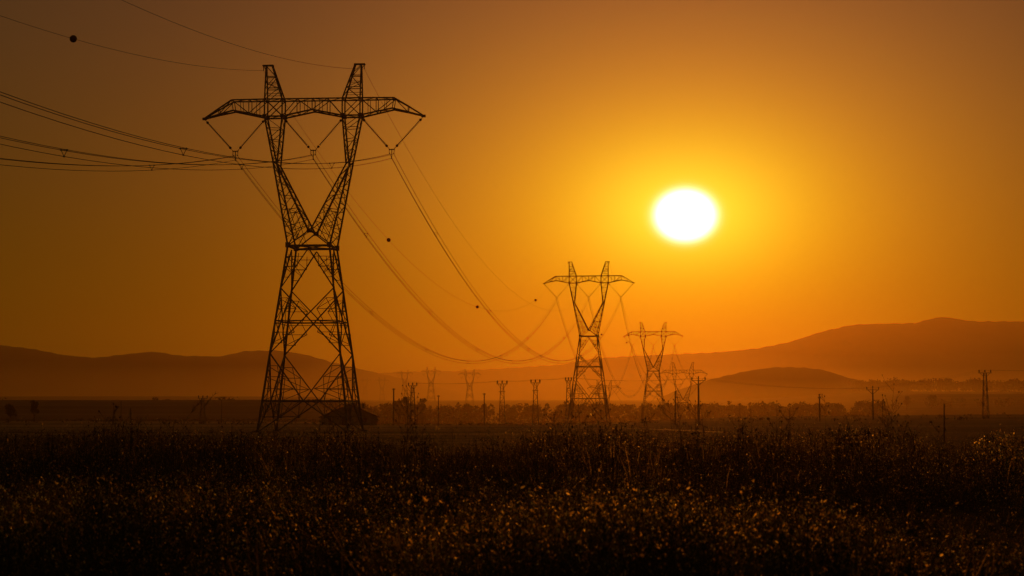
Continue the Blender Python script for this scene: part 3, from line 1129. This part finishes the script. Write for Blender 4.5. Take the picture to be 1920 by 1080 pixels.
# glints and dark belt set through pale and dark materials, in broad drifts
tone = noise2(xx, yy * .55, 8, 14) * .85 + noise2(xx, yy * .6, 2.6, 15) * .6 - .4 + 1.2 * (1 - sstep(26, 44, yy)) + .75 * sstep(62, 100, yy) * (noise2(xx, yy, 26, 16) > -.2)
tone = tone + .5 * sstep(.0, .25, xx / yy) * (noise2(xx, yy, 14, 18) > 0)
p_bright = np.clip(.02 + .19 * tone, .004, .4)
p_dull = np.clip(.95 - .8 * tone - .85 * sstep(62, 88, yy), .06, .97)  # far fringe gets few dark pieces, standing for its haze glow
VV, QQ, MM, off = [], [], [], 0
for k, (pv, pq, pm) in enumerate(PROTO):
    idx = np.nonzero(sel == k)[0]
    if not len(idx): continue
    c, s = np.cos(rot[idx])[:, None], np.sin(rot[idx])[:, None]
    w = (hgt[idx] * wsc[idx])[:, None]
    vx = (pv[None, :, 0] * c - pv[None, :, 1] * s) * w + xx[idx][:, None]
    vy = (pv[None, :, 0] * s + pv[None, :, 1] * c) * w + yy[idx][:, None]
    vz = pv[None, :, 2] * hgt[idx][:, None] + zz[idx][:, None]
    VV.append(np.stack([vx, vy, vz], -1).reshape(-1, 3))
    q = pq[None] + (np.arange(len(idx)) * len(pv))[:, None, None] + off
    QQ.append(q.reshape(-1, 4))
    mm = np.tile(pm, (len(idx), 1))
    r1 = RNG.random(mm.shape)
    head = mm >= 2
    mm = np.where(head, np.where(r1 < p_bright[idx][:, None], 3, np.where(r1 > 1 - .6 * p_dull[idx][:, None], 4, 2)), mm)
    mm = np.where((mm <= 1) & (RNG.random(mm.shape) < p_dull[idx][:, None]), 4, mm)
    MM.append(mm.ravel())
    off += len(idx) * len(pv)
VV, QQ, MM = np.concatenate(VV), np.concatenate(QQ), np.concatenate(MM)
print('MEADOW faces', len(QQ))
gr = np_mesh('meadow_grass', VV, QQ, [G_STEM, G_LEAF, G_SEED, G_BRIGHT, G_DARK], MM)
tag(gr, 'dark dry meadow of grass and seeding weeds filling the foreground', 'grass', kind='stuff')


# ------------------------------------------------------------------ tall dry weeds one can tell apart
hm = MB()
hm.ball((0, 0, 0), 1, 9, 6)
for k in range(9):
    a_ = 6.28 * k / 9
    hm.bar((0, 0, .5), (math.cos(a_) * .8, math.sin(a_) * .8, 1.5), .12, .03)
HO = hm.build('seed_head', WEEDHEAD)
HEADMESH = HO.data
bpy.data.objects.remove(HO)


def tall_weed(px, ytop, y, lab, seed, kind='thistle', spread=1.0):
    rg = np.random.default_rng(seed)
    p = place(px, y)
    h = at(px, ytop, y).z - p.z
    r = empty('dry_weed' if kind != 'reed' else 'dry_reed', p, rg.uniform(0, 6.28))
    tag(r, lab, 'weed', 'tall dry weeds standing above the meadow')
    st, hd = MB(), MB()
    lean = rg.normal(size=2) * .05 * h
    if kind == 'reed':
        lean = np.array([.45 * h, 0.0]); r.rotation_euler[2] = 0
    def P(u): return Vector((lean[0] * u * u, lean[1] * u * u, h * u))
    st.tube([P(k / 6) for k in range(7)], [(.0095 - .001 * k) * (.6 if kind == 'reed' else 1) for k in range(7)], 5)
    heads = []
    if kind == 'thistle':
        for k in range(int(10 * spread)):
            u = rg.uniform(.42, .95); a = rg.uniform(0, 6.28); L = h * rg.uniform(.07, .22) * spread
            b = P(u)
            e = b + Vector((math.cos(a) * L * .7, math.sin(a) * L * .7, L * .75))
            mid = b.lerp(e, .5) + Vector((math.cos(a), math.sin(a), 0)) * L * .1
            st.tube([b, mid, e], [.006, .005, .004], 4)
            heads.append((e, rg.uniform(.013, .023)))
            if rg.random() < .6:
                f = mid + Vector((math.cos(a + 1) * L * .3, math.sin(a + 1) * L * .3, L * .4))
                st.tube([mid, f], .004, 4)
                heads.append((f, rg.uniform(.009, .016)))
        heads.append((P(1), .018))
    elif kind == 'reed':
        v = []
        for k in range(18):
            u = .86 + .14 * k / 17
            b = P(u)
            hd.bar(b, b + Vector((rg.normal() * .06 + .05, rg.normal() * .04, .06 + rg.normal() * .03)), .011, .004)
    st.build('stem', WEEDSTEM, r)
    if kind == 'reed':
        hd.build('plume', WEEDHEAD, r)
    for e, rad in heads:
        c = bpy.data.objects.new('seed_head', HEADMESH)
        C.objects.link(c)
        c.parent = r; c.location = e; c.scale = (rad, rad, rad * 1.25)
        c.rotation_euler = (rg.uniform(-.5, .5), rg.uniform(-.5, .5), 0)


T = tall_weed
T(769, 728, 60, 'tall branching dry thistle in front of the flat topped trees and lattice pole', 31, spread=1.1)
T(762, 752, 48, 'shorter thistle just left of the tall one by the flat topped trees', 32)
T(781, 745, 52, 'thistle just right of the tall one in front of the trees', 33)
T(1264, 752, 60, 'spreading thistle in front of the faint pylon, left of the thick Y pole', 34, spread=1.2)
T(1279, 745, 58, 'tallest thistle left of the thick Y topped pole', 35)
T(1303, 752, 60, 'thistle tangled with the foot of the thick Y topped pole', 36, spread=1.1)
T(1322, 760, 60, 'lower thistle just right of the thick Y topped pole', 37)
T(1388, 758, 58, 'isolated thistle on the crest, first right of the thick Y topped pole', 38)
T(1412, 768, 56, 'slim thistle right of the isolated crest thistle', 40, spread=.7)
T(1455, 752, 60, 'tall slim weed midway between thick Y pole and plain pole', 41, spread=.8)
T(1478, 758, 60, 'branching weed left of the plain pole between the Y topped poles', 42)
T(1548, 743, 58, 'tall weed hugging the right side of the middle plain pole', 44, spread=.6)
T(1668, 720, 60, 'tallest thistle on the right, dotted with heads beside the lone Y pole', 46, spread=1.2)
T(1672, 750, 55, 'second stem beside the tallest right hand thistle', 47)
T(1692, 790, 45, 'bushy low weed below the right hand thistles', 49, spread=1.2)
T(1108, 762, 60, 'thistle between the legs of the second largest pylon', 50)
T(1090, 776, 50, 'low thistle at the left leg of the second largest pylon', 51)
T(1128, 770, 55, 'weed at the right leg of the second largest pylon', 52)
T(1045, 778, 50, 'low weed left of the second largest pylon', 53)
T(330, 738, 60, 'leaning plumed reed in front of the left hills, tallest of its clump', 54, 'reed')
T(305, 752, 55, 'leaning plumed reed left of the tallest reed', 55, 'reed')
T(200, 762, 50, 'dim thistle left of the reed clump', 58)
T(222, 770, 48, 'low dim thistle between the left tree and the reeds', 59)
T(620, 778, 60, 'low thistle in front of the barn', 60)
T(1760, 800, 48, 'small weed at the foot of the thin stake', 61)
T(1460, 790, 42, 'bushy low weed below the tall slim middle weed', 62, spread=1.2)
T(1230, 785, 48, 'low weed right of the second largest pylon on the field edge', 63, spread=1.1)


def shrub(px, ytop, y, width, lab, seed, bright, n=1500):
    rg = np.random.default_rng(seed)
    p = place(px, y)
    h = at(px, ytop, y).z - p.z
    r = tag(empty('shrub', p), lab, 'shrub', 'shrubs in the foreground meadow')
    m = MB()
    cents = []
    for k in range(14):
        a = rg.uniform(0, 6.28); rr = width / 2 * rg.uniform(.1, .85)
        c = (math.cos(a) * rr, math.sin(a) * rr, h * rg.uniform(.4, .92) * (1 - .3 * rr / width * 2), width * .12)
        cents.append(c)
        m.tube([(c[0] * .1, c[1] * .1, -.05), (c[0] * .6, c[1] * .6, c[2] * .6), c[:3]], [.012, .008, .004], 5)
    m.build('branches', WEEDSTEM, r)
    v, q = leaf_cloud(rg, cents, n, 1.0, .022 if y < 40 else .03)
    mi = (rg.random(n) < .3).astype(int) * bright
    o = np_mesh('foliage', v, q, [G_LEAF if not bright else G_SEED, S_TIP if bright else G_BRIGHT], mi)
    o.parent = r


shrub(1886, 800, 56, 2.7, 'pale seeding shrub catching the light at the right edge', 71, 1, 2200)
shrub(515, 803, 95, 1.7, 'dark round shrub at the left foot of the largest pylon', 72, 0)
shrub(668, 806, 110, 1.4, 'rusty low shrub at the right foot of the largest pylon', 73, 1, 900)
shrub(255, 806, 80, 2.4, 'dark shrub rising from the grass below the leaning reeds', 75, 0)
shrub(985, 812, 78, 1.9, 'dark shrub in the grass just left of the second pylon', 76, 0, 1100)
shrub(1165, 806, 82, 2.2, 'dark shrub in the grass just right of the second pylon legs', 77, 0)
shrub(1425, 818, 62, 1.7, 'dark low bush between the thick Y pole and the middle plain pole', 78, 0, 1200)
shrub(1580, 812, 70, 2.0, 'dark bush between the middle plain pole and the lone Y pole', 79, 0)
shrub(120, 836, 60, 1.8, 'dark bush in the meadow below the round left tree', 80, 0, 1200)
shrub(420, 822, 75, 1.5, 'dark low shrub in the meadow left of the largest pylon', 74, 0, 900)

# ------------------------------------------------------------------ haze
m = bpy.data.materials.new('air_haze')
m.use_nodes = True
nt = m.node_tree
for nd in list(nt.nodes):
    if nd.type != 'OUTPUT_MATERIAL': nt.nodes.remove(nd)
pv = nt.nodes.new('ShaderNodeVolumePrincipled')
pv.inputs['Color'].default_value = (.90, .68, .25, 1)
pv.inputs['Density'].default_value = 1.4e-4
pv.inputs['Anisotropy'].default_value = 0.86
nt.links.new(pv.outputs[0], nt.nodes['Material Output'].inputs['Volume'])
b = MB()
zlo, zhi = -17.5, 350.0
b.box((0, 3800, (zlo + zhi) / 2), (12800, 8900, zhi - zlo))
hz = b.build('haze', m)
tag(hz, kind='stuff')

# a bank of low ground mist filling the valley behind the tree line and lapping up the hill feet
m2 = m.copy()
m2.name = 'valley_mist'
p2 = [k for k in m2.node_tree.nodes if k.type == 'PRINCIPLED_VOLUME'][0]
p2.inputs['Density'].default_value = 3.4e-4
p2.inputs['Color'].default_value = (.92, .78, .25, 1)
b = MB()
prof_ = [(1700, 14), (2100, 26), (2500, 39), (2900, 53), (3400, 72), (3900, 92), (4400, 113), (4900, 144), (5500, 184), (6150, 226)]
for y_, z_ in prof_:
    for x_ in (-5600, 5600):
        b.v += [Vector((x_, y_, -16.5)), Vector((x_, y_, z_))]
for k in range(len(prof_) - 1):
    i = 4 * k
    b.f += [(i + 1, i + 3, i + 7, i + 5), (i, i + 4, i + 6, i + 2), (i, i + 1, i + 5, i + 4), (i + 2, i + 6, i + 7, i + 3)]
e_ = 4 * len(prof_) - 4
b.f += [(0, 2, 3, 1), (e_, e_ + 1, e_ + 3, e_ + 2)]
tag(b.build('mist', m2), kind='stuff')

# ------------------------------------------------------------------ sun, sky
sun_dir = ray(1285, 404).normalized()
ELEV = math.asin(sun_dir.z)
AZ = math.atan2(sun_dir.x, sun_dir.y)            # clockwise from +Y
lt = bpy.data.lights.new('sun', 'SUN')
EXPO = -3.18                                       # exposed for the sun
lt.energy = 2.0
lt.angle = math.radians(0.5)
lt.color = (1.0, 0.22, 0.012)
so = bpy.data.objects.new('sun', lt)
C.objects.link(so)
so.rotation_euler = (-sun_dir).to_track_quat('-Z', 'Y').to_euler()

W = bpy.data.worlds.new('World')
S.world = W
W.use_nodes = True
nt = W.node_tree
N_, L_ = nt.nodes, nt.links
bg = N_['Background']
bg.inputs['Strength'].default_value = 0.1
sky = N_.new('ShaderNodeTexSky')
sky.sky_type = 'NISHITA'
sky.sun_disc = False
sky.sun_elevation = ELEV
sky.sun_rotation = AZ
sky.dust_density = 7.0
sky.air_density = 1.5
sky.ozone_density = 1.0


def math_(op, a, b=None):
    n = N_.new('ShaderNodeMath')
    n.operation = op
    for k, q in enumerate((a, b)):
        if q is None: continue
        if isinstance(q, (int, float)): n.inputs[k].default_value = q
        else: L_.new(q, n.inputs[k])
    return n.outputs[0]


def vec_scale(col, fac):
    n = N_.new('ShaderNodeVectorMath'); n.operation = 'SCALE'
    if isinstance(col, tuple): n.inputs[0].default_value = col
    else: L_.new(col, n.inputs[0])
    if isinstance(fac, (int, float)): n.inputs['Scale'].default_value = fac
    else: L_.new(fac, n.inputs['Scale'])
    return n.outputs[0]


def vec_op(op, a, b):
    n = N_.new('ShaderNodeVectorMath'); n.operation = op
    for k, q in enumerate((a, b)):
        if isinstance(q, tuple): n.inputs[k].default_value = q
        else: L_.new(q, n.inputs[k])
    return n.outputs[0]


tc = N_.new('ShaderNodeTexCoord')


def dot_(v):
    n = N_.new('ShaderNodeVectorMath'); n.operation = 'DOT_PRODUCT'
    L_.new(tc.outputs['Generated'], n.inputs[0])
    n.inputs[1].default_value = tuple(v)
    return n.outputs['Value']


# angle from the sun in degrees; the dust aureole is wider along the horizon than up and down
s_right = Vector((math.cos(AZ), -math.sin(AZ), 0))
s_up = s_right.cross(sun_dir).normalized()


def ang(kx, kz):
    a = math_('MULTIPLY', dot_(s_right), kx)
    b_ = math_('MULTIPLY', dot_(s_up), kz)
    r2 = math_('SQRT', math_('ADD', math_('MULTIPLY', a, a), math_('MULTIPLY', b_, b_)))
    return math_('MULTIPLY', math_('ARCTAN2', r2, dot_(sun_dir)), 180 / math.pi)


STX, STZ = 0.76, 1.2
theta = ang(STX, STZ)
K = 10.0 * 2 ** -EXPO                              # colour unit that displays as 1.0


def expo(scale, amp):
    return math_('MULTIPLY', math_('EXPONENT', math_('MULTIPLY', theta, -1.0 / scale)), amp)


def gauss(scale, amp):
    t = math_('DIVIDE', theta, scale)
    return math_('MULTIPLY', math_('EXPONENT', math_('MULTIPLY', math_('MULTIPLY', t, t), -1.0)), amp)


disc = math_('DIVIDE', 3.0 * K, math_('ADD', math_('EXPONENT', math_('DIVIDE', math_('SUBTRACT', ang(.92, 1.09), .80), .075)), 1.0))
total = vec_op('ADD', vec_op('MULTIPLY', sky.outputs[0], (.0095 / 2 ** EXPO, .0062 / 2 ** EXPO, .0)), (.024 * K, .018 * K, .0))
hor = math_('EXPONENT', math_('MULTIPLY', math_('MAXIMUM', dot_((0, 0, 1)), 0.0), -9.0))
blue = vec_op('MULTIPLY', sky.outputs[0], (0, 0, .061 / 2 ** EXPO))
total = vec_op('ADD', total, vec_scale(blue, math_('SUBTRACT', 1.0, hor)))
for col, f in (((1.0, 1.0, .95), disc),
               ((0, .28, .042), gauss(1.8, K)),
               ((0, .20, 0), gauss(3.0, K)),
               ((1.28, .73, 0), expo(3.0, K)),
               ((.33, .055, 0), expo(5.5, K)),
               ((.10, .036, 0), math_('MULTIPLY', hor, K))):
    total = vec_op('ADD', total, vec_scale(col, f))
L_.new(total, bg.inputs['Color'])

# ------------------------------------------------------------------ camera and render settings
cam = bpy.data.cameras.new('camera')
cam.sensor_width = 36
cam.lens = 18 / math.tan(math.radians(15))
cam.clip_start = 0.5
cam.clip_end = 30000
cam.dof.use_dof = True
cam.dof.focus_distance = 300
cam.dof.aperture_fstop = 3.6
co = bpy.data.objects.new('camera', cam)
C.objects.link(co)
co.location = (0, 0, CAM_H)
co.rotation_euler = (math.pi / 2 + PITCH, 0, 0)
S.camera = co
S.view_settings.view_transform = 'Standard'
S.view_settings.look = 'None'
S.view_settings.exposure = EXPO
S.view_settings.gamma = 1
S.render.engine = 'CYCLES'
S.cycles.use_denoising = True
S.cycles.max_bounces = 5
S.cycles.volume_bounces = 1
S.cycles.transparent_max_bounces = 8
